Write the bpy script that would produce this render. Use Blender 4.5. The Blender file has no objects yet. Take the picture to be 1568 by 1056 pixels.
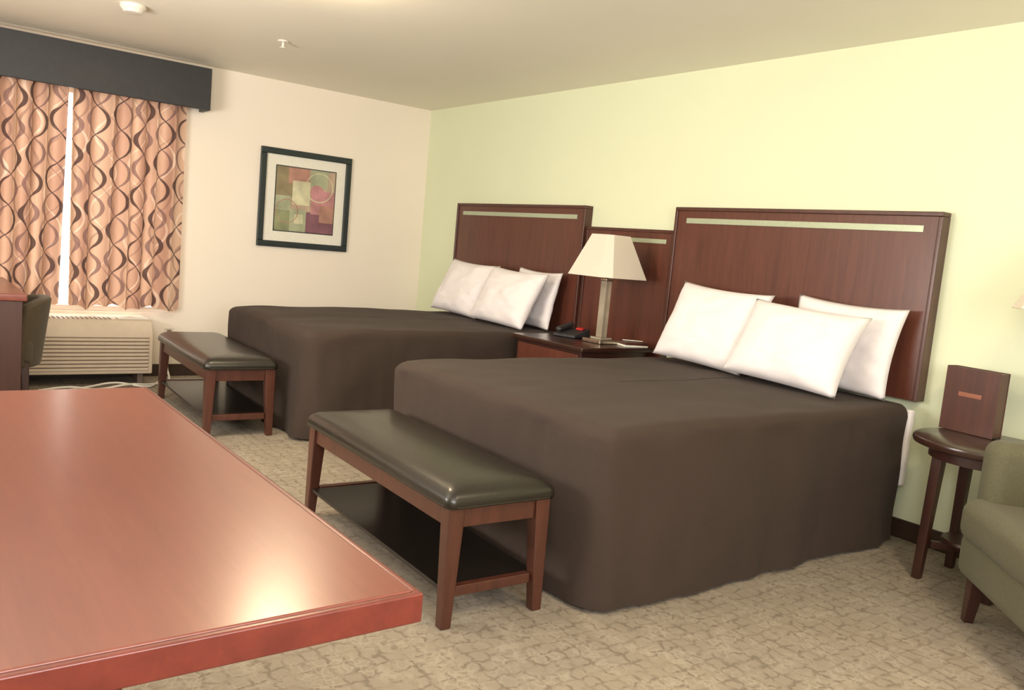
import bpy, bmesh, math, random
from mathutils import Vector, Matrix, noise
random.seed(3)
scene=bpy.context.scene
H=2.44
# ---------------------------------------------------------------- helpers
def lin(c):
    return tuple([((x/255)/12.92 if x/255<=.04045 else ((x/255+.055)/1.055)**2.4) for x in c])+(1,)
class NT:
    def __init__(s,name):
        s.m=bpy.data.materials.new(name); s.m.use_nodes=True
        s.t=s.m.node_tree; s.n=s.t.nodes; s.b=s.n['Principled BSDF']; s.out=s.n['Material Output']
    def add(s,typ,**k):
        n=s.n.new(typ)
        for a,b in k.items(): setattr(n,a,b)
        return n
    def link(s,a,b): s.t.links.new(a,b)
    def put(s,sock,v):
        if hasattr(v,'is_output') or isinstance(v,bpy.types.NodeSocket): s.link(v,sock)
        else: sock.default_value=v
    def math(s,op,a,b=0.0,c=0.0,clamp=False):
        n=s.add('ShaderNodeMath',operation=op); n.use_clamp=clamp
        s.put(n.inputs[0],a); s.put(n.inputs[1],b)
        if op in('MULTIPLY_ADD','COMPARE','SMOOTH_MIN'): s.put(n.inputs[2],c)
        return n.outputs[0]
    def mix(s,f,a,b,mode='MIX'):
        n=s.add('ShaderNodeMix',data_type='RGBA',blend_type=mode)
        s.put(n.inputs[0],f); s.put(n.inputs[6],a); s.put(n.inputs[7],b)
        return n.outputs[2]
    def coord(s,kind='Object',scale=(1,1,1),rot=(0,0,0)):
        tc=s.add('ShaderNodeTexCoord'); mp=s.add('ShaderNodeMapping')
        mp.inputs['Scale'].default_value=scale; mp.inputs['Rotation'].default_value=rot
        s.link(tc.outputs[kind],mp.inputs[0]); return mp.outputs[0]
    def noise(s,vec,scale=5,detail=3,rough=.5,dist=0):
        n=s.add('ShaderNodeTexNoise'); s.link(vec,n.inputs['Vector'])
        n.inputs['Scale'].default_value=scale; n.inputs['Detail'].default_value=detail
        n.inputs['Roughness'].default_value=rough; n.inputs['Distortion'].default_value=dist
        return n.outputs[0]
    def ramp(s,f,stops):
        n=s.add('ShaderNodeValToRGB'); s.link(f,n.inputs[0])
        e=n.color_ramp.elements
        while len(e)<len(stops): e.new(.5)
        for i,(p,c) in enumerate(stops): e[i].position=p; e[i].color=c
        return n.outputs[0]
    def bump(s,h,strength=.2,dist=.01):
        n=s.add('ShaderNodeBump'); n.inputs['Strength'].default_value=strength; n.inputs['Distance'].default_value=dist
        s.link(h,n.inputs['Height']); s.link(n.outputs[0],s.b.inputs['Normal'])
    def set(s,**k):
        for a,v in k.items():
            s.put(s.b.inputs[a.replace('_',' ')],v)
def simple(name,col,rough=.5,metal=0,nscale=30,var=.08,bump=0,emit=None,es=0,kind='Object',coat=0,sheen=0):
    t=NT(name); v=t.coord(kind)
    f=t.noise(v,nscale,3)
    c=lin(col); d=tuple(x*(1-var) for x in c[:3])+(1,); l=tuple(min(1,x*(1+var)) for x in c[:3])+(1,)
    t.set(Base_Color=t.ramp(f,[(.3,d),(.7,l)]),Roughness=rough,Metallic=metal)
    if bump: t.bump(f,bump,.005)
    if coat: t.set(Coat_Weight=coat,Coat_Roughness=.15)
    if sheen: t.set(Sheen_Weight=sheen,Sheen_Roughness=.5)
    if emit: t.set(Emission_Color=lin(emit),Emission_Strength=es)
    return t.m
def wood(name,c1,c2,rough=.35,axis='Z',coat=.3,sc=1.0,fine=.5,bump=.04):
    t=NT(name); s={'X':(1,14,14),'Y':(14,1,14),'Z':(14,14,1)}[axis]
    v=t.coord('Object',tuple(x*sc for x in s))
    f=t.noise(v,1.6,5,.6,.6); g=t.noise(v,9,4,.7,.2)
    ff=t.math('ADD',t.math('MULTIPLY',f,1-fine*.5),t.math('MULTIPLY',g,fine*.5))
    t.set(Base_Color=t.ramp(ff,[(.32,lin(c1)),(.68,lin(c2))]),Roughness=rough,Coat_Weight=coat,Coat_Roughness=.2)
    if bump: t.bump(g,bump,.002)
    return t.m
def E(name,loc=(0,0,0),rz=0):
    e=bpy.data.objects.new(name,None); e.empty_display_size=.1
    scene.collection.objects.link(e); e.location=loc; e.rotation_euler=(0,0,rz); return e
def mesh(name,verts,faces,mat,parent=None,smooth=False,bev=0,seg=2,sub=0,loc=(0,0,0),rot=(0,0,0),solid=0):
    me=bpy.data.meshes.new(name); me.from_pydata([tuple(v) for v in verts],[],faces)
    bm=bmesh.new(); bm.from_mesh(me); bmesh.ops.recalc_face_normals(bm,faces=bm.faces); bm.to_mesh(me); bm.free()
    ms=mat if isinstance(mat,(list,tuple)) else [mat]
    for m in ms: me.materials.append(m)
    o=bpy.data.objects.new(name,me); scene.collection.objects.link(o)
    if parent: o.parent=parent
    o.location=loc; o.rotation_euler=rot
    if solid:
        s=o.modifiers.new('solid','SOLIDIFY'); s.thickness=solid; s.offset=0
    if bev:
        b=o.modifiers.new('bev','BEVEL'); b.width=bev; b.segments=seg; b.limit_method='ANGLE'; b.angle_limit=math.radians(35)
    if sub:
        b=o.modifiers.new('sub','SUBSURF'); b.levels=sub; b.render_levels=sub
    if smooth or bev:
        for p in me.polygons: p.use_smooth=True
        if bev:
            w=o.modifiers.new('wn','WEIGHTED_NORMAL'); w.keep_sharp=True
    return o
BF=[(0,1,2,3),(4,7,6,5),(0,4,5,1),(1,5,6,2),(2,6,7,3),(3,7,4,0)]
def boxv(lo,hi):
    (a,b,c),(d,e,f)=lo,hi
    return [(a,b,c),(a,e,c),(d,e,c),(d,b,c),(a,b,f),(a,e,f),(d,e,f),(d,b,f)]
def box(name,parent,lo,hi,mat,bev=.004,seg=2,rot=(0,0,0)):
    c=[(lo[i]+hi[i])/2 for i in range(3)]
    v=[(x-c[0],y-c[1],z-c[2]) for x,y,z in boxv(lo,hi)]
    return mesh(name,v,BF,mat,parent,bev=bev,seg=seg,loc=c,rot=rot)
def multibox(name,parent,lst,mat,bev=0):
    V=[];Fc=[]
    for lo,hi in lst:
        n=len(V); V+=boxv(lo,hi); Fc+=[tuple(i+n for i in f) for f in BF]
    return mesh(name,V,Fc,mat,parent,bev=bev)
def lathe(name,parent,prof,mat,loc=(0,0,0),n=40,rot=(0,0,0)):
    V=[];Fc=[]
    for r,z in prof:
        for i in range(n):
            a=2*math.pi*i/n; V.append((r*math.cos(a),r*math.sin(a),z))
    for j in range(len(prof)-1):
        for i in range(n):
            k=(i+1)%n; Fc.append((j*n+i,j*n+k,(j+1)*n+k,(j+1)*n+i))
    Fc.append(tuple(range(n))[::-1]); m=(len(prof)-1)*n; Fc.append(tuple(range(m,m+n)))
    o=mesh(name,V,Fc,mat,parent,smooth=True,loc=loc,rot=rot)
    md=o.modifiers.new('es','EDGE_SPLIT'); md.split_angle=math.radians(40)
    return o
def leg(name,parent,top,bot,wt,wb,mat,bev=.004):
    V=[]
    for (c,w) in ((bot,wb),(top,wt)):
        x,y,z=c; h=w/2
        V+=[(x-h,y-h,z),(x-h,y+h,z),(x+h,y+h,z),(x+h,y-h,z)]
    return mesh(name,V,BF,mat,parent,bev=bev)
def tube(name,parent,pts,r,mat):
    cu=bpy.data.curves.new(name,'CURVE'); cu.dimensions='3D'; cu.bevel_depth=r; cu.bevel_resolution=3
    sp=cu.splines.new('BEZIER'); sp.bezier_points.add(len(pts)-1)
    for b,p in zip(sp.bezier_points,pts):
        b.co=p; b.handle_left_type=b.handle_right_type='AUTO'
    cu.materials.append(mat)
    o=bpy.data.objects.new(name,cu); scene.collection.objects.link(o)
    if parent: o.parent=parent
    return o
# ---------------------------------------------------------------- materials
def wallmat(name,col):
    t=NT(name); v=t.coord('Object'); f=t.noise(v,90,3); g=t.noise(v,1.2,2)
    c=lin(col); d=tuple(x*.97 for x in c[:3])+(1,)
    t.set(Base_Color=t.ramp(g,[(.3,d),(.7,c)]),Roughness=.6); t.bump(f,.12,.003); return t.m
m_green=wallmat('paint_green',(223,229,197))
m_cream=wallmat('paint_cream',(243,233,218))
m_ceil=wallmat('paint_ceiling',(240,235,219))
m_base=wood('baseboard_wood',(48,34,26),(66,48,36),.45,'X')
def carpet():
    t=NT('carpet'); v=t.coord('Object')
    vm=t.add('ShaderNodeVectorMath',operation='MULTIPLY_ADD')
    tn=t.add('ShaderNodeTexNoise'); tn.inputs['Scale'].default_value=22; tn.inputs['Detail'].default_value=3; t.link(v,tn.inputs['Vector'])
    t.link(tn.outputs['Color'],vm.inputs[0]); vm.inputs[1].default_value=(.06,.06,0); t.link(v,vm.inputs[2])
    def vor(sc,r):
        vo=t.add('ShaderNodeTexVoronoi',feature='DISTANCE_TO_EDGE'); vo.inputs['Scale'].default_value=sc; vo.inputs['Randomness'].default_value=r
        t.link(vm.outputs[0],vo.inputs['Vector']); return vo.outputs[0]
    l1=t.ramp(vor(18,.3),[(.04,(1,1,1,1)),(.16,(0,0,0,1))])
    l2=t.ramp(vor(36,.8),[(.03,(1,1,1,1)),(.14,(0,0,0,1))])
    pm=t.ramp(t.noise(v,16,2),[(.40,(.2,.2,.2,1)),(.58,(1,1,1,1))])
    l1=t.math('MULTIPLY',l1,pm)
    pm2=t.ramp(t.noise(v,9.1,2),[(.42,(0,0,0,1)),(.58,(1,1,1,1))])
    l2=t.math('MULTIPLY',l2,pm2)
    fine=t.noise(v,220,2)
    base=t.mix(fine,lin((130,119,104)),lin((158,147,130)))
    c=t.mix(t.math('MULTIPLY',l1,.62),base,lin((98,84,71)))
    c=t.mix(t.math('MULTIPLY',l2,.38),c,lin((178,168,151)))
    t.set(Base_Color=c,Roughness=.95); t.bump(fine,.35,.004); return t.m
m_carpet=carpet()
m_hb=wood('headboard_walnut',(74,38,28),(100,54,40),.38,'Z',.25,1.2)
m_hbrim=wood('headboard_rim',(62,33,25),(84,46,34),.4,'Z',.25)
m_inlay=simple('inlay_brushed',(176,186,160),.35,.3,60,.05)
m_dark=wood('dark_walnut',(48,25,20),(66,36,28),.35,'Z',.3)
m_darkx=wood('dark_walnut_top',(42,24,19),(58,34,26),.28,'X',.4)
m_table=wood('cherry_table_top',(104,49,37),(121,61,46),.3,'X',.4,.5,.9,bump=0)
m_tedge=wood('cherry_table_edge',(88,30,21),(110,43,31),.35,'X',.35,bump=0)
m_leather=simple('black_leather',(32,28,21),.33,0,120,.12,.12,coat=.2)
m_shelf=simple('bench_shelf_black',(24,19,16),.35,0,20,.1,coat=.2)
m_legw=wood('bench_wood',(62,32,22),(85,46,33),.38,'Z',.3)
def fabric(name,c1,c2,sc=300,rough=.9,sheen=.2,bs=.3):
    t=NT(name); v=t.coord('Object'); f=t.noise(v,sc,2); g=t.noise(v,2.5,3)
    c=t.mix(f,lin(c1),lin(c2)); c=t.mix(t.math('MULTIPLY',g,.25),c,lin(c1))
    t.set(Base_Color=c,Roughness=rough,Sheen_Weight=sheen,Sheen_Roughness=.5); t.bump(f,bs,.002); return t.m
m_spread=fabric('bedspread_brown',(46,35,28),(66,51,41),260,.9,.01)
m_linen=fabric('white_linen',(226,220,221),(236,231,232),60,.8,.05,.05)
m_chair=fabric('olive_tweed',(74,72,53),(106,103,78),170,.9,.08)
m_chaird=fabric('dark_olive_fabric',(60,50,36),(86,74,55),170,.9,.1)
m_black=simple('satin_black',(42,43,46),.5,0,20,.1)
m_frame=simple('frame_black_green',(36,46,46),.35,0,20,.1)
m_white=simple('white_plastic',(226,220,208),.4,0,20,.03)
m_ac=simple('ptac_beige',(200,184,164),.45,0,20,.03)
m_acd=simple('ptac_slot',(134,116,100),.6,0,20,.05)
m_chrome=simple('brushed_nickel',(190,180,165),.25,1,80,.05)
m_mat=simple('picture_mat',(232,229,216),.8,0,40,.02)
m_label=simple('copper_label',(150,98,78),.35,.4,40,.05)
m_red=simple('red_plastic',(180,40,40),.4,0,20,.05)
def shade():
    t=NT('lamp_shade_fabric'); v=t.coord(); f=t.noise(v,200,2)
    t.set(Base_Color=t.ramp(f,[(.3,lin((234,226,212))),(.7,lin((242,236,224)))]),Roughness=.8)
    tr=t.add('ShaderNodeBsdfTranslucent'); tr.inputs[0].default_value=lin((250,240,220))
    mx=t.add('ShaderNodeMixShader'); mx.inputs[0].default_value=.3
    t.link(t.b.outputs[0],mx.inputs[1]); t.link(tr.outputs[0],mx.inputs[2]); t.link(mx.outputs[0],t.out.inputs[0]); return t.m
m_shade=shade()
def acrylic():
    t=NT('acrylic_clear'); v=t.coord(); f=t.noise(v,8,2)
    t.set(Base_Color=t.ramp(f,[(.3,lin((200,190,165))),(.7,lin((225,215,195)))]),Roughness=.08,Transmission_Weight=.6,IOR=1.45); return t.m
m_acr=acrylic()
def glow(name,col,s):
    t=NT(name); v=t.coord(); f=t.noise(v,3,2)
    t.set(Base_Color=(.8,.8,.8,1),Emission_Color=t.ramp(f,[(.2,lin(col)),(.8,lin(col))]),Emission_Strength=s); return t.m
m_glow=glow('frosted_glass_lit',(255,230,190),92)
def glass():
    t=NT('window_glass'); tr=t.add('ShaderNodeBsdfTransparent'); mx=t.add('ShaderNodeMixShader')
    v=t.coord(); f=t.noise(v,2,1); t.set(Base_Color=(1,1,1,1),Roughness=.02)
    t.link(t.math('MULTIPLY_ADD',f,.02,.05),mx.inputs[0])
    t.link(tr.outputs[0],mx.inputs[1]); t.link(t.b.outputs[0],mx.inputs[2]); t.link(mx.outputs[0],t.out.inputs[0]); return t.m
m_glass=glass()
def curtain_mat():
    t=NT('curtain_print'); uv=t.add('ShaderNodeUVMap'); sp=t.add('ShaderNodeSeparateXYZ'); t.link(uv.outputs[0],sp.inputs[0])
    U,V=sp.outputs[0],sp.outputs[1]
    def chain(p,lam,A,ph0,off,wb,wk):
        u=t.math('DIVIDE',t.math('ADD',U,off),p); col=t.math('FLOOR',u); f=t.math('SUBTRACT',t.math('SUBTRACT',u,col),.5)
        th=t.math('ADD',t.math('MULTIPLY',V,2*math.pi/lam),t.math('MULTIPLY_ADD',col,2.3,ph0))
        s=t.math('MULTIPLY',t.math('SINE',th),A)
        wd=t.math('MULTIPLY_ADD',t.math('ABSOLUTE',s),wk,wb)
        a=t.math('LESS_THAN',t.math('ABSOLUTE',t.math('SUBTRACT',f,s)),wd)
        b=t.math('LESS_THAN',t.math('ABSOLUTE',t.math('ADD',f,s)),wd)
        return a,b,col
    a,b,col=chain(.25,.42,.38,0,0,.024,.15)
    c,d,_=chain(.33,.54,.34,1.2,.09,.014,.08)
    st=t.math('SINE',t.math('MULTIPLY',U,2*math.pi/.31)); st=t.math('MULTIPLY_ADD',st,.5,.5)
    n=t.noise(t.coord('UV'),40,2)
    base=t.mix(st,lin((184,146,126)),lin((210,176,152)))  # lighter and darker stripes paint pleat shade and backlight into the cloth colour
    base=t.mix(t.math('MULTIPLY',n,.2),base,lin((166,130,110)))
    x=t.mix(t.math('MULTIPLY',d,.6),base,lin((232,212,192)))
    x=t.mix(t.math('MULTIPLY',c,.55),x,lin((136,104,94)))
    x=t.mix(t.math('MULTIPLY',b,.8),x,lin((118,90,88)))
    x=t.mix(t.math('MULTIPLY',a,.92),x,lin((72,52,50)))
    t.set(Base_Color=x,Roughness=.85)
    tr=t.add('ShaderNodeBsdfTranslucent'); t.link(x,tr.inputs[0])
    mx=t.add('ShaderNodeMixShader'); mx.inputs[0].default_value=.17
    t.link(t.b.outputs[0],mx.inputs[1]); t.link(tr.outputs[0],mx.inputs[2]); t.link(mx.outputs[0],t.out.inputs[0]); return t.m
m_curt=curtain_mat()
# ---------------------------------------------------------------- room
XR,YB=8.6,-5.6
mesh('floor',[(-.02,YB,0),(XR,YB,0),(XR,.02,0),(-.02,.02,0)],[(0,1,2,3)],m_carpet)
mesh('ceiling',[(-.02,YB,H),(XR,YB,H),(XR,.02,H),(-.02,.02,H)],[(0,3,2,1)],m_ceil)
box('wall_headboard',None,(-.12,0,0),(XR,.12,H),m_green,0)
wy0,wy1,wz0,wz1=-3.95,-2.20,.50,2.12
multibox('wall_window',None,[((-.12,YB,0),(0,wy0,H)),((-.12,wy1,0),(0,0,H)),((-.12,wy0,0),(0,wy1,wz0)),((-.12,wy0,wz1),(0,wy1,H))],m_cream)
box('wall_rear',None,(-.12,YB-.12,0),(XR,YB,H),m_cream,0)
box('wall_entry',None,(XR,YB-.12,0),(XR+.12,.12,H),m_cream,0)
box('baseboard_headboard',None,(0,-.014,0),(XR,0,.095),m_base,.003)
box('baseboard_window',None,(0,YB,0),(.014,-.014,.095),m_base,.003)
box('baseboard_rear',None,(0,YB,0),(XR,YB+.014,.095),m_base,.003)
box('baseboard_entry',None,(XR-.014,YB,0),(XR,0,.095),m_base,.003)
w=E('window_1',(-.06,(wy0+wy1)/2,wz0)); hw=(wy1-wy0)/2; wh=wz1-wz0
for i,(lo,hi) in enumerate([((-.03,-hw,0),(.03,hw,.04)),((-.03,-hw,wh-.05),(.03,hw,wh)),((-.03,-hw,.04),(.03,-hw+.05,wh-.05)),((-.03,hw-.05,.04),(.03,hw,wh-.05)),((-.03,-.25,.04),(.03,-.19,wh-.05))]):
    box('frame_%d'%(i+1),w,lo,hi,m_white,.004)
box('pane',w,(-.004,-hw+.05,.04),(.004,hw-.05,wh-.05),m_glass,0)
# ---------------------------------------------------------------- valance + curtains
v=E('window_valance',(0,-3.15,2.08))
box('front_board',v,(.17,-1.1,0),(.2,1.1,.31),m_black,.004)
box('end_board_1',v,(0,1.07,0),(.17,1.1,.31),m_black,.003)
box('end_board_2',v,(0,-1.1,0),(.17,-1.07,.31),m_black,.003)
def curtain(y0,y1,seed,z0=.545,z1=2.33,taper=0):
    e=E('curtain',(0,(y0+y1)/2,0)); ny,nz=260,26; V=[];UV=[];Fc=[]
    rnd=random.Random(seed)
    phs=[rnd.uniform(0,6.28) for _ in range(4)]
    for j in range(nz+1):
        z=z0+(z1-z0)*j/nz; tt=j/nz
        L=y1-y0-taper*(1-tt)
        arc=0;prev=None
        for i in range(ny+1):
            s=i/ny; y=y0+L*s
            ph=2*math.pi*s*(y1-y0)/.115+1.3*math.sin(s*9+phs[0])
            x=.095+(.030+.008*(1-tt))*math.sin(ph+.25*math.sin(tt*3+phs[1]+s*5))+.012*math.sin(s*23+phs[2]+tt*1.5)
            yy=y+.010*math.cos(ph)+.012*(1-tt)*math.sin(s*11+phs[3])
            zz=z-(.016*math.sin(s*17+phs[2])+.008*math.sin(s*41) if j==0 else 0)
            if prev: arc+=math.hypot(x-prev[0],yy-prev[1])
            prev=(x,yy)
            V.append((x,yy-(y0+y1)/2,zz)); UV.append((arc+seed*.37,z))
    for j in range(nz):
        for i in range(ny):
            a=j*(ny+1)+i; Fc.append((a,a+1,a+ny+2,a+ny+1))
    o=mesh('drape',V,Fc,m_curt,e,smooth=True)
    ul=o.data.uv_layers.new(name='UVMap')
    for p in o.data.polygons:
        for li in p.loop_indices: ul.data[li].uv=UV[o.data.loops[li].vertex_index]
    return e
curtain(-2.985,-2.19,1)
curtain(-4.05,-2.990,2,taper=.025)
tube('curtain_rod',None,[(.1,-4.15,2.345),(.1,-3.1,2.345),(.1,-2.12,2.345)],.010,m_black)
# ---------------------------------------------------------------- air conditioner
ac=E('wall_air_conditioner',(0.001,-2.98,.06))
box('cabinet',ac,(0,-.54,.02),(.34,.54,.42),m_ac,.012,3)
V=[(.34,-.54,.42),(.34,.54,.42),(.40,.54,.30),(.40,-.54,.30),(.34,-.54,.02),(.34,.54,.02),(.40,.54,.03),(.40,-.54,.03)]
mesh('front_cover',V,[(0,1,2,3),(3,2,6,7),(4,5,1,0),(7,6,5,4),(0,3,7,4),(1,5,6,2)],m_ac,ac,bev=.008)
for i in range(9):
    z=.055+i*.027
    box('louver_%d'%(i+1),ac,(.400,-.51,z),(.409,.51,z+.018),m_ac,.003)
    box('slot_%d'%(i+1),ac,(.400,-.51,z+.018),(.402,.51,z+.027),m_acd,0)
for i in range(26):
    y=-.5+i*.03
    box('vent_%d'%(i+1),ac,(.23,y,.419),(.33,y+.012,.424),m_acd,0)
box('control_lid',ac,(.22,.31,.42),(.335,.52,.43),m_white,.004)
box('foot_1',ac,(.1,-.5,-.06),(.3,-.46,.02),m_acd,.003)
box('foot_2',ac,(.1,.46,-.06),(.3,.5,.02),m_acd,.003)
cb=E('power_cables')
tube('cable_1',cb,[(.55,-3.2,.012),(.5,-3.0,.02),(.56,-2.85,.012),(.5,-2.62,.03),(.42,-2.45,.012),(.3,-2.3,.012),(.1,-2.26,.1),(.03,-2.24,.3)],.008,m_white)
tube('cable_2',cb,[(.62,-3.1,.012),(.48,-2.9,.012),(.45,-2.7,.035),(.5,-2.5,.012),(.32,-2.36,.012),(.25,-2.2,.012)],.007,m_white)
ot=E('wall_outlet',(0,-2.23,.33))
box('plate',ot,(.0005,-.035,-.057),(.008,.035,.057),m_white,.003)
box('socket_1',ot,(.008,-.017,.01),(.011,.017,.04),m_acd,.002)
box('socket_2',ot,(.008,-.017,-.04),(.011,.017,-.01),m_acd,.002)
# ---------------------------------------------------------------- picture
py0,py1,pz0,pz1=-1.575,-.768,1.085,1.896
pc=E('framed_picture',(0,(py0+py1)/2,(pz0+pz1)/2)); a=(py1-py0)/2; b=(pz1-pz0)/2; fw=.05
box('frame_top',pc,(.002,-a,b-fw),(.03,a,b),m_frame,.005)
box('frame_bottom',pc,(.002,-a,-b),(.03,a,-b+fw),m_frame,.005)
box('frame_side_1',pc,(.002,-a,-b+fw),(.03,-a+fw,b-fw),m_frame,.005)
box('frame_side_2',pc,(.002,a-fw,-b+fw),(.03,a,b-fw),m_frame,.005)
box('mat_board',pc,(.002,-a+fw,-b+fw),(.012,a-fw,b-fw),m_mat,0)
ia,ib=.262,.265
box('inner_line',pc,(.012,-ia-.008,-ib-.008),(.0135,ia+.008,ib+.008),m_frame,0)
def artm(n,c): return simple('art_'+n,c,.7,0,9,.22)
cols={'olive':(140,128,98),'rose':(176,132,116),'sage':(168,172,142),'cream':(206,202,168),'pink':(186,132,134),'plum':(124,84,94),'tan':(182,160,138),'moss':(142,146,110)}
am={k:artm(k,c) for k,c in cols.items()}
R_=[('tan',-1,-1,1,1),('olive',-1,.05,-.45,1),('rose',-.6,.5,.1,1),('cream',-.45,-.15,.15,.6),('moss',-1,-1,-.4,-.35),('sage',-.5,-1,.05,-.3),('plum',.05,-1,1,-.35),('pink',.2,-.4,1,.35),('sage',.15,.45,.75,1),('sage',-1,-.35,-.5,.1),('rose',.5,-.65,1,-.1),('cream',-.35,-.75,-.05,-.45)]
for i,(k,y0,z0,y1,z1) in enumerate(R_):
    x=.0138+i*.0003
    mesh('block_%d'%(i+1),[(x,y0*ia,z0*ib),(x,y1*ia,z0*ib),(x,y1*ia,z1*ib),(x,y0*ia,z1*ib)],[(0,1,2,3)],am[k],pc)
def disc(name,cy,cz,r,mat,x,r0=0):
    n=40;V=[];Fc=[]
    for i in range(n):
        t=2*math.pi*i/n; V+= [(x,cy+r*math.cos(t),cz+r*math.sin(t)),(x,cy+r0*math.cos(t),cz+r0*math.sin(t))]
    for i in range(n):
        k=(i+1)%n; Fc.append((2*i,2*k,2*k+1,2*i+1))
    mesh(name,V,Fc,mat,pc)
disc('ring',.12,.12,.125,am['cream'],.0178,.117)
disc('dot_rose',.10,.08,.06,am['pink'],.0179,.0)
disc('arc',-.16,-.10,.10,am['rose'],.0180,.094)
# ---------------------------------------------------------------- headboards
def headboard(x0,x1,z0,z1,name='headboard'):
    e=E(name,((x0+x1)/2,0,z0)); a=(x1-x0)/2; h=z1-z0
    box('panel',e,(-a+.02,-.065,.0),(a-.02,-.001,h-.02),m_hb,.003)
    box('rim_top',e,(-a,-.075,h-.022),(a,-.001,h),m_hbrim,.004)
    box('rim_side_1',e,(-a,-.075,0),(-a+.022,-.001,h-.022),m_hbrim,.004)
    box('rim_side_2',e,(a-.022,-.075,0),(a,-.001,h-.022),m_hbrim,.004)
    box('inlay_strip',e,(-a+.095,-.070,h-.098),(a-.09,-.064,h-.066),m_inlay,.001)
    return e
headboard(.689,2.364,.60,1.595)
headboard(3.214,4.889,.69,1.595)
e=E('headboard_connecting_panel',(2.789,0,0))
box('panel',e,(-.415,-.045,0),(.415,-.015,1.435),m_hb,.003)
box('rim_top',e,(-.42,-.055,1.43),(.42,-.015,1.45),m_hbrim,.003)
box('rim_side_1',e,(-.42,-.055,0),(-.395,-.015,1.43),m_hbrim,.003)
box('rim_side_2',e,(.395,-.055,0),(.42,-.015,1.43),m_hbrim,.003)
box('inlay_strip',e,(-.33,-.05,1.362),(.35,-.044,1.39),m_inlay,.001)
# ---------------------------------------------------------------- beds
def bed(x0,x1,yf,h,seed):
    cx=(x0+x1)/2; e=E('bed',(cx,yf/2,0)); hw=(x1-x0)/2; yc=yf/2; yh=-.13-yc; yF=yf-yc
    rows=[]
    levels=[(z,-.014*(1-z/h)**1.3,.05+.10*(1-z/h)) for z in [0.012,.04,.08,.12,.17,.22,.27,.32,.37,.42,.47,.52,.57,h-.055]]
    R=.05
    for k in range(1,6):
        t=k/5*math.pi/2; levels.append((h-R+R*math.sin(t),R*(1-math.cos(t)),.05))
    for k in (.05,.1,.15,.2,.3,.4,.5,.6,.7,.8,.92,.999): levels.append((h+.006*math.sin(k*math.pi/2),R+(hw-R)*k,.05*(1-k)+.001))
    NS,NC=80,12
    for (z,ins,rc) in levels:
        a=hw-ins; yfo=yF+ins
        pts=[]
        if a<.003: a=.003
        rc=min(rc,a*.9)
        for i in range(NS): pts.append((-a,yh+(yfo+rc-yh)*i/NS,-1,0))
        for i in range(NC+1):
            t=math.pi+math.pi/2*i/NC; pts.append((-a+rc+rc*math.cos(t),yfo+rc+rc*math.sin(t),math.cos(t),math.sin(t)))
        for i in range(1,NS): pts.append((-a+rc+(2*a-2*rc)*i/NS,yfo,0,-1))
        for i in range(NC+1):
            t=1.5*math.pi+math.pi/2*i/NC; pts.append((a-rc+rc*math.cos(t),yfo+rc+rc*math.sin(t),math.cos(t),math.sin(t)))
        for i in range(1,NS+1): pts.append((a,yfo+rc+(yh-yfo-rc)*i/NS,1,0))
        row=[]
        for (x,y,nx,ny) in pts:
            if z<h-.052:
                k=(1-z/h)
                d=.032*k*noise.noise(Vector((x*6+seed,y*6,z*.6)))+.013*noise.noise(Vector((x*4+seed,y*4,z*4)))+.006*noise.noise(Vector((x*12+seed,y*12,z*4)))
                zz=z+(.006*noise.noise(Vector((x*4,y*4,seed)))+.004 if z<.03 else 0)
                row.append((x+nx*d,y+ny*d,zz))
            else:
                ex=(hw-abs(x)); ey=(y-yF); cd=math.exp(-((ex/.16)**2+(ey/.16)**2))
                row.append((x,y,z-.014*cd+.010*noise.noise(Vector((x*2.2+seed,y*2.2,1)))+.007*noise.noise(Vector((x*6+seed,y*4,1)))))
        rows.append(row)
    n=len(rows[0]); V=[p for r in rows for p in r]; Fc=[]
    for j in range(len(rows)-1):
        for i in range(n-1): Fc.append((j*n+i,j*n+i+1,(j+1)*n+i+1,(j+1)*n+i))
    mesh('bedspread',V,Fc,m_spread,e,smooth=True)
    box('mattress',e,(-hw+.05,yF+.08,.32),(hw-.04,-.09-yc,h-.035),m_linen,.03,3)
    box('box_spring',e,(-hw+.06,yF+.10,.08),(hw-.06,-.09-yc,.32),m_linen,.01)
    box('sheet_edge',e,(hw-.04,-.125-yc,.28),(hw+.012,-.082-yc,h-.02),m_linen,.012,3)
    for i,(sx,sy) in enumerate([(-1,yF+.14),(1,yF+.14),(-1,-.2-yc),(1,-.2-yc)]):
        box('foot_%d'%(i+1),e,(sx*(hw-.12)-.03,sy-.03,0),(sx*(hw-.12)+.03,sy+.03,.08),m_white,.004)
    return e
bed(3.343,4.885,-2.07,.672,1.0)
bed(.85,2.33,-2.06,.675,7.0)
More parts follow.
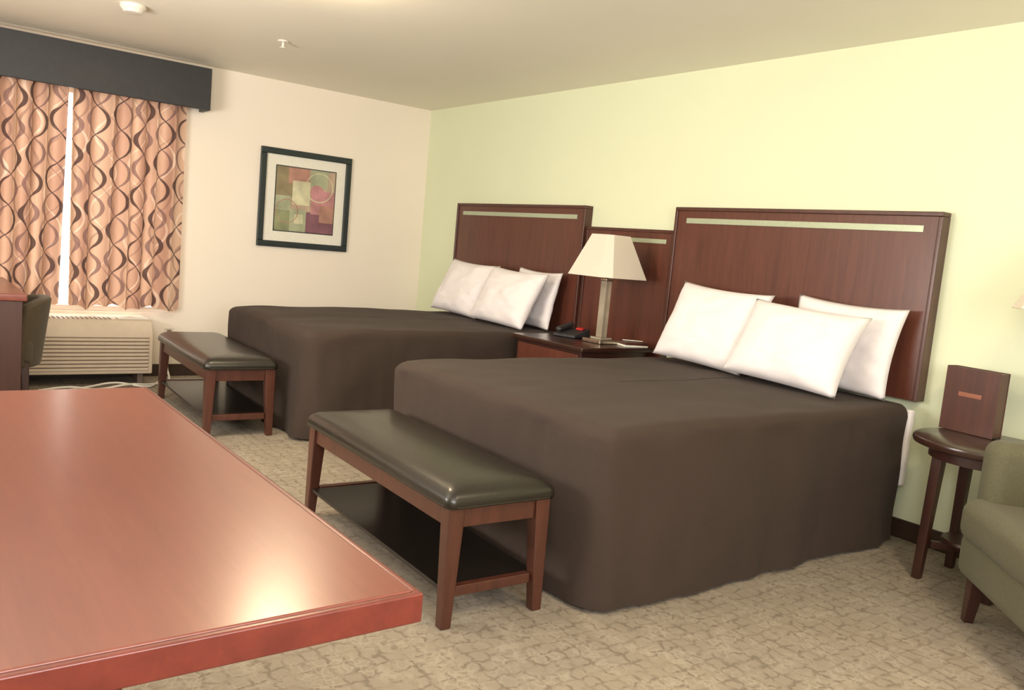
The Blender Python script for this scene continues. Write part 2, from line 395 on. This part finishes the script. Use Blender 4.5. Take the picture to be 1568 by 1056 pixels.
def pillow(cx,yb,zb,w,h,t,lean,yaw=0,roll=0,seed=0):
    n=30;V=[];Fc=[]
    for side in (1,-1):
        for j in range(n+1):
            for i in range(n+1):
                u=-1+2*i/n; q=-1+2*j/n
                x=w/2*u*(1-.07*(1-q*q)); z=h/2*q*(1-.08*(1-u*u))
                th=t/2*max(0,(1-abs(u)**3.2)*(1-abs(q)**3.2))**.55
                th*= 1+.2*noise.noise(Vector((u*1.8+seed,q*1.8,side)))
                wr=.011*noise.noise(Vector((u*3.5+seed,q*5,side*3)))*(1-max(abs(u),abs(q))**6)
                V.append((x,-side*(th+wr*(1 if th>.01 else 0)),z-.012*q*(q<0)*abs(u)**2))
        for j in range(n):
            for i in range(n):
                a=(0 if side==1 else (n+1)**2)+j*(n+1)+i; Fc.append((a,a+1,a+n+2,a+n+1))
    me=bpy.data.meshes.new('pillow'); me.from_pydata(V,[],Fc)
    bm=bmesh.new(); bm.from_mesh(me); bmesh.ops.remove_doubles(bm,verts=bm.verts,dist=.0015); bmesh.ops.recalc_face_normals(bm,faces=bm.faces)
    M=Matrix.Rotation(-lean,4,'X')@Matrix.Rotation(roll,4,'Y')
    bmesh.ops.transform(bm,matrix=M,verts=bm.verts)
    bm.to_mesh(me); bm.free(); me.materials.append(m_linen)
    for p in me.polygons: p.use_smooth=True
    zmin=min(v.co.z for v in me.vertices)
    o=bpy.data.objects.new('pillow',me); scene.collection.objects.link(o)
    o.location=(cx,yb,zb-zmin); o.rotation_euler=(0,0,yaw)
    return o
PZ=.686
pillow(3.79,-.31,PZ,.65,.49,.17,.42,0,.04,1)
pillow(4.39,-.39,PZ,.66,.45,.18,.50,.05,.05,2)
pillow(4.515,-.18,PZ,.61,.46,.10,.20,0,.03,3)
pillow(1.26,-.31,PZ,.68,.47,.17,.42,0,.03,4)
pillow(1.93,-.37,PZ,.66,.46,.17,.46,.03,.03,5)
pillow(2.00,-.18,PZ,.52,.44,.10,.20,0,.02,6)
# ---------------------------------------------------------------- benches
def bench(cx,cy,rz):
    e=E('bench',(cx,cy,0),rz); a,b=.611,.203
    for i,(sx,sy) in enumerate([(-1,-1),(1,-1),(1,1),(-1,1)]):
        leg('leg_%d'%(i+1),e,(sx*(a-.032),sy*(b-.032),.405),(sx*(a-.018),sy*(b-.020),0),.06,.038,m_legw,.004)
    box('apron_front',e,(-a+.06,-b+.012,.335),(a-.06,-b+.032,.405),m_legw,.003)
    box('apron_back',e,(-a+.06,b-.032,.335),(a-.06,b-.012,.405),m_legw,.003)
    box('apron_end_1',e,(-a+.012,-b+.06,.335),(-a+.032,b-.06,.405),m_legw,.003)
    box('apron_end_2',e,(a-.032,-b+.06,.335),(a-.012,b-.06,.405),m_legw,.003)
    box('shelf',e,(-a+.05,-b+.012,.115),(a-.05,b-.012,.13),m_shelf,.003)
    box('shelf_rail_1',e,(-a+.016,-b+.05,.1),(-a+.046,b-.05,.135),m_legw,.003)
    box('shelf_rail_2',e,(a-.046,-b+.05,.1),(a-.016,b-.05,.135),m_legw,.003)
    V=[];Fc=[];A,B=a+.012,b+.012
    rows=[]
    def ring(ins,z,rc):
        pts=[];aa=A-ins;bb=B-ins;K=7
        for (sx,sy,t0) in [(1,1,0),(-1,1,90),(-1,-1,180),(1,-1,270)]:
            for k in range(K+1):
                t=math.radians(t0+90*k/K); pts.append((sx*(aa-rc)+rc*math.cos(t),sy*(bb-rc)+rc*math.sin(t),z))
        return pts
    for ins,z,rc in [(.03,.404,.02),(.0,.406,.03),(-.002,.420,.03),(.0,.436,.03),(.010,.452,.03),(.028,.464,.03),(.06,.472,.03),(.11,.477,.03),(.17,.479,.02),(.21,.480,.004)]:
        rows.append(ring(ins,z,rc))
    N=len(rows[0]); V=[p for r in rows for p in r]
    for j in range(len(rows)-1):
        for i in range(N):
            k=(i+1)%N; Fc.append((j*N+i,j*N+k,(j+1)*N+k,(j+1)*N+i))
    Fc.append(tuple(range(N))[::-1]); Fc.append(tuple(range((len(rows)-1)*N,len(rows)*N)))
    mesh('seat_pad',V,Fc,m_leather,e,smooth=True)
    tube('piping',e,[(A-.002,-B+.03,.41),(A-.002,0,.41),(A-.002,B-.03,.41)],.004,m_leather)
    tube('piping_front',e,[(-A+.03,-B+.002,.41),(0,-B+.002,.41),(A-.03,-B+.002,.41)],.004,m_leather)
    return e
bench(4.129,-2.365,-.036)
bench(1.48,-2.335,-.039)
# ---------------------------------------------------------------- foreground table
tb=E('dining_table',(5.165,-3.88,0))
TX,TY=.775,.45
box('top_slab',tb,(-TX+.012,-TY+.012,.722),(TX-.012,TY-.012,.76),m_table,.003)
box('edge_end_1',tb,(TX-.0121,-TY,.716),(TX,TY,.7585),m_tedge,.003)
box('edge_end_2',tb,(-TX,-TY,.716),(-TX+.0121,TY,.7585),m_tedge,.003)
box('edge_side_1',tb,(-TX+.012,TY-.0121,.716),(TX-.012,TY,.7585),m_tedge,.003)
box('edge_side_2',tb,(-TX+.012,-TY,.716),(TX-.012,-TY+.0121,.7585),m_tedge,.003)
for i,sx in enumerate((-1,1)):
    box('trestle_post_%d'%(i+1),tb,(sx*.33-.03,-.16,.05),(sx*.33+.03,.16,.70),m_tedge,.006)
    box('trestle_foot_%d'%(i+1),tb,(sx*.33-.045,-.24,0),(sx*.33+.045,.24,.05),m_tedge,.008)
    box('trestle_cap_%d'%(i+1),tb,(sx*.33-.04,-.22,.68),(sx*.33+.04,.22,.722),m_tedge,.004)
box('stretcher',tb,(-.31,-.015,.28),(.31,.015,.36),m_tedge,.003)
# ---------------------------------------------------------------- desk + desk chair
dk=E('writing_desk',(1.0,-3.72,0))
box('desktop',dk,(-.6,-.32,.715),(.6,.32,.755),m_table,.006)
box('side_panel_1',dk,(.545,-.30,0),(.585,.30,.715),m_dark,.004)
box('side_panel_2',dk,(-.585,-.30,0),(-.545,.30,.715),m_dark,.004)
box('modesty_panel',dk,(-.545,-.30,.25),(.545,-.275,.715),m_dark,.003)
box('drawer_front',dk,(-.545,.20,.645),(.545,.215,.715),m_dark,.003)
dc=E('desk_chair',(1.15,-3.56,0))
def curved_back(name,parent,rad,a0,a1,z0,z1,th,mat,cy=0,lean=.05):
    V=[];Fc=[];n=24;m=6
    for j in range(m+1):
        z=z0+(z1-z0)*j/m
        for i in range(n+1):
            a=math.radians(a0+(a1-a0)*i/n)
            dz=-.05*abs(2*i/n-1)**3*(j/m)
            for k,r in enumerate((rad,rad-th)):
                V.append((r*math.cos(a),cy+r*math.sin(a)+lean*j/m,z+dz))
    W=(n+1)*2
    for j in range(m):
        for i in range(n):
            o=j*W+i*2
            Fc+= [(o,o+2,o+W+2,o+W),(o+1,o+W+1,o+W+3,o+3)]
    for i in range(n):
        o=i*2; Fc.append((o,o+1,o+3,o+2)); o=m*W+i*2; Fc.append((o,o+2,o+3,o+1))
    for j in range(m):
        o=j*W; Fc.append((o,o+W,o+W+1,o+1)); o=j*W+n*2; Fc.append((o,o+1,o+W+1,o+W))
    return mesh(name,V,Fc,mat,parent,bev=.02,seg=3)
curved_back('back',dc,.29,25,155,.30,.71,.07,m_chaird)
box('seat',dc,(-.24,-.20,.33),(.24,.22,.47),m_chaird,.03,4)
for i,(sx,sy) in enumerate([(-.2,-.17),(.2,-.17),(.2,.18),(-.2,.18)]):
    leg('leg_%d'%(i+1),dc,(sx,sy,.335),(sx*1.08,sy*1.08,0),.045,.03,m_dark)
# ---------------------------------------------------------------- nightstand
ns=E('nightstand',(2.80,-.385,0))
box('body',ns,(-.31,-.28,.06),(.33,.28,.665),m_dark,.004)
box('top',ns,(-.33,-.315,.665),(.37,.30,.695),m_darkx,.006)
for k in range(3):
    box('drawer_%d'%(k+1),ns,(-.29,-.292,.09+k*.19),(.31,-.278,.265+k*.19),m_hb,.004)
    box('pull_%d'%(k+1),ns,(-.06,-.31,.17+k*.19),(.06,-.292,.182+k*.19),m_chrome,.003)
box('plinth',ns,(-.29,-.25,0),(.31,.25,.06),m_black,.003)
# ---------------------------------------------------------------- lamps
def cutshade(parent,z0,z1,w0,w1,c0,c1):
    V=[];Fc=[]
    for (z,w,c) in ((z0,w0/2,c0),(z1,w1/2,c1)):
        V+=[(w,-w+c,z),(w,w-c,z),(w-c,w,z),(-w+c,w,z),(-w,w-c,z),(-w,-w+c,z),(-w+c,-w,z),(w-c,-w,z)]
    for i in range(8): k=(i+1)%8; Fc.append((i,k,8+k,8+i))
    o=mesh('shade',V,Fc,m_shade,parent,solid=.004)
    return o
tl=E('table_lamp',(2.93,-.33,.6955))
box('base',tl,(-.085,-.085,0),(.085,.085,.025),m_chrome,.004)
box('base_step',tl,(-.05,-.05,.025),(.05,.05,.038),m_acr,.003)
box('column',tl,(-.026,-.026,.038),(.026,.026,.40),m_acr,.004)
box('inner_rod',tl,(-.006,-.006,.038),(.006,.006,.40),m_chrome,.001)
box('collar',tl,(-.03,-.03,.40),(.03,.03,.415),m_chrome,.003)
lathe('socket',tl,[(.012,.415),(.018,.42),(.018,.47),(.01,.48)],m_chrome)
lathe('bulb',tl,[(.012,.48),(.03,.52),(.032,.545),(.02,.575),(.003,.582)],m_white)
cutshade(tl,.425,.69,.41,.20,.06,.03)
tube('harp',tl,[(0,-.02,.45),(0,-.05,.53),(0,-.04,.64),(0,0,.685),(0,.04,.64),(0,.05,.53),(0,.02,.45)],.0025,m_chrome)
box('spider_1',tl,(-.10,-.003,.680),(.10,.003,.685),m_chrome,0)
box('spider_2',tl,(-.003,-.10,.680),(.003,.10,.685),m_chrome,0)
fl=E('floor_lamp',(5.73,-.165,0))
lathe('base',fl,[(.12,0),(.12,.015),(.03,.03),(.012,.04)],m_chrome)
lathe('pole',fl,[(.011,.03),(.011,1.25)],m_chrome)
cs=cutshade(fl,1.19,1.48,.46,.18,.06,.03); cs.location=(-.09,-.14,0)
tube('arm',fl,[(0,0,1.25),(-.04,-.06,1.33),(-.09,-.14,1.36)],.008,m_chrome)
ph=E('telephone',(2.64,-.33,.696),.3)
V=[(-.09,-.1,0),(-.09,.1,0),(.09,.1,0),(.09,-.1,0),(-.085,-.095,.02),(-.085,.095,.055),(.085,.095,.055),(.085,-.095,.02)]
mesh('body',V,BF,m_black,ph,bev=.008)
box('handset',ph,(-.08,-.09,.045),(-.035,.09,.075),m_black,.014,4,(.18,0,0))
box('message_light',ph,(.01,.03,.048),(.06,.065,.062),m_red,.004,2,(.18,0,0))
npd=E('notepad',(3.09,-.2,.696),-.3)
box('pages',npd,(-.06,-.08,0),(.06,.08,.012),m_mat,.002)
box('cover',npd,(-.06,-.08,.012),(.06,.08,.03),m_legw,.003)
tube('pen',npd,[(-.03,-.06,.036),(.02,.06,.036)],.005,m_chrome)
# ---------------------------------------------------------------- side table + binder
st=E('round_side_table',(5.345,-.33,0))
lathe('top',st,[(.262,.580),(.285,.588),(.29,.601),(.287,.613),(.28,.618)],m_darkx,n=64)
lathe('apron',st,[(.22,.535),(.22,.581)],m_dark,n=48)
for i,(sx,sy) in enumerate([(-1,-1),(1,-1),(1,1),(-1,1)]):
    leg('leg_%d'%(i+1),st,(sx*.13,sy*.13,.54),(sx*.145,sy*.145,0),.045,.035,m_dark)
box('brace_1',st,(-.17,-.0125,.14),(.17,.0125,.17),m_dark,.003,rot=(0,0,math.pi/4))
box('brace_2',st,(-.17,-.0125,.14),(.17,.0125,.17),m_dark,.003,rot=(0,0,-math.pi/4))
lathe('lower_disc',st,[(.12,.17),(.125,.18),(.12,.19)],m_dark)
bd=E('guest_directory_binder',(5.20,-.19,.6185),-.12)
box('front_cover',bd,(-.12,-.035,0),(.12,-.030,.285),m_hbrim,.002)
box('back_cover',bd,(-.12,.030,0),(.12,.035,.285),m_hbrim,.002)
box('spine',bd,(-.124,-.035,0),(-.119,.035,.285),m_hbrim,.002)
box('pages',bd,(-.117,-.029,.006),(.118,.029,.281),m_hbrim,.001)
box('label',bd,(-.055,-.037,.158),(.050,-.0345,.178),m_label,.004)
# ---------------------------------------------------------------- armchair
ar=E('armchair',(5.925,-.75,0),-math.pi/4)
box('base_frame',ar,(-.34,-.32,.17),(.34,.33,.34),m_chair,.04,4)
box('seat_cushion',ar,(-.335,-.34,.31),(.335,.2,.475),m_chair,.055,5)
box('arm_1',ar,(-.375,-.28,.28),(-.235,.33,.70),m_chair,.055,5)
box('arm_2',ar,(.235,-.28,.28),(.375,.33,.70),m_chair,.055,5)
box('back',ar,(-.34,.18,.28),(.34,.345,.82),m_chair,.06,5)
for i,(sx,sy) in enumerate([(-1,-1),(1,-1),(1,1),(-1,1)]):
    leg('leg_%d'%(i+1),ar,(sx*.27,sy*.26,.175),(sx*.28,sy*.27,0),.055,.035,m_dark)
# ---------------------------------------------------------------- ceiling things
sd=E('smoke_detector',(1.47,-2.89,H))
lathe('body',sd,[(.07,-.001),(.07,-.02),(.055,-.035),(.05,-.045),(.02,-.048)],m_white)
sk=E('fire_sprinkler',(1.44,-1.98,H))
lathe('plate',sk,[(.035,-.001),(.033,-.008),(.012,-.012)],m_white)
lathe('stem',sk,[(.008,-.01),(.008,-.04),(.02,-.044),(.02,-.047)],m_white)
def dome(x,y,r=.17):
    e=E('ceiling_light',(x,y,H))
    lathe('pan',e,[(r+.015,-.001),(r+.015,-.02),(r,-.028)],m_chrome)
    lathe('dome',e,[(r-.004,-.026),(r-.01,-.045),(r*.8,-.075),(r*.5,-.095),(r*.2,-.103),(.005,-.105)],m_glow)
dome(2.97,-2.43)
dome(6.5,-1.9)  # added unseen fixture, brightens the bed side and carpet
# ---------------------------------------------------------------- lights
def area(name,loc,target,size,power,col):
    l=bpy.data.lights.new(name,'AREA'); l.shape='RECTANGLE'; l.size=size[0]; l.size_y=size[1]; l.energy=power; l.color=col
    o=bpy.data.objects.new(name,l); scene.collection.objects.link(o); o.location=loc
    o.rotation_euler=(Vector(target)-Vector(loc)).to_track_quat('-Z','Y').to_euler(); return o
area('room_fill_light',(8.3,-3.4,1.6),(3.0,-1.5,1.0),(1.4,1.2),76,(.99,.98,1))
area('bounce_light',(7.4,-4.7,1.75),(6.0,-3.4,2.44),(.8,.8),56,(1,.97,.93))
area('bounce_light_far',(3.4,-4.9,1.3),(3.2,-3.4,2.44),(1.6,.8),115,(1,.95,.89))
wd=bpy.data.worlds.new('World'); scene.world=wd; wd.use_nodes=True
bg=wd.node_tree.nodes['Background']
bg.inputs[0].default_value=(1,.93,.82,1); bg.inputs[1].default_value=5.5
# ---------------------------------------------------------------- camera
yaw,pit,rol=math.radians(52.908),math.radians(-6.469),math.radians(5.182)
F=Vector((-math.sin(yaw)*math.cos(pit),math.cos(yaw)*math.cos(pit),math.sin(pit)))
R=Vector((math.cos(yaw),math.sin(yaw),0)); U=R.cross(F)
cr=math.cos(rol)*R+math.sin(rol)*U; cu_=-math.sin(rol)*R+math.cos(rol)*U
M=Matrix((cr,cu_,-F)).transposed().to_4x4(); M.translation=Vector((6.880,-4.028,1.239))
cam=bpy.data.cameras.new('camera'); co=bpy.data.objects.new('camera',cam); scene.collection.objects.link(co)
co.matrix_world=M; cam.sensor_width=36; cam.lens=1282.297/1568*36; cam.clip_start=.05
scene.camera=co
scene.view_settings.view_transform='Standard'
scene.view_settings.exposure=0
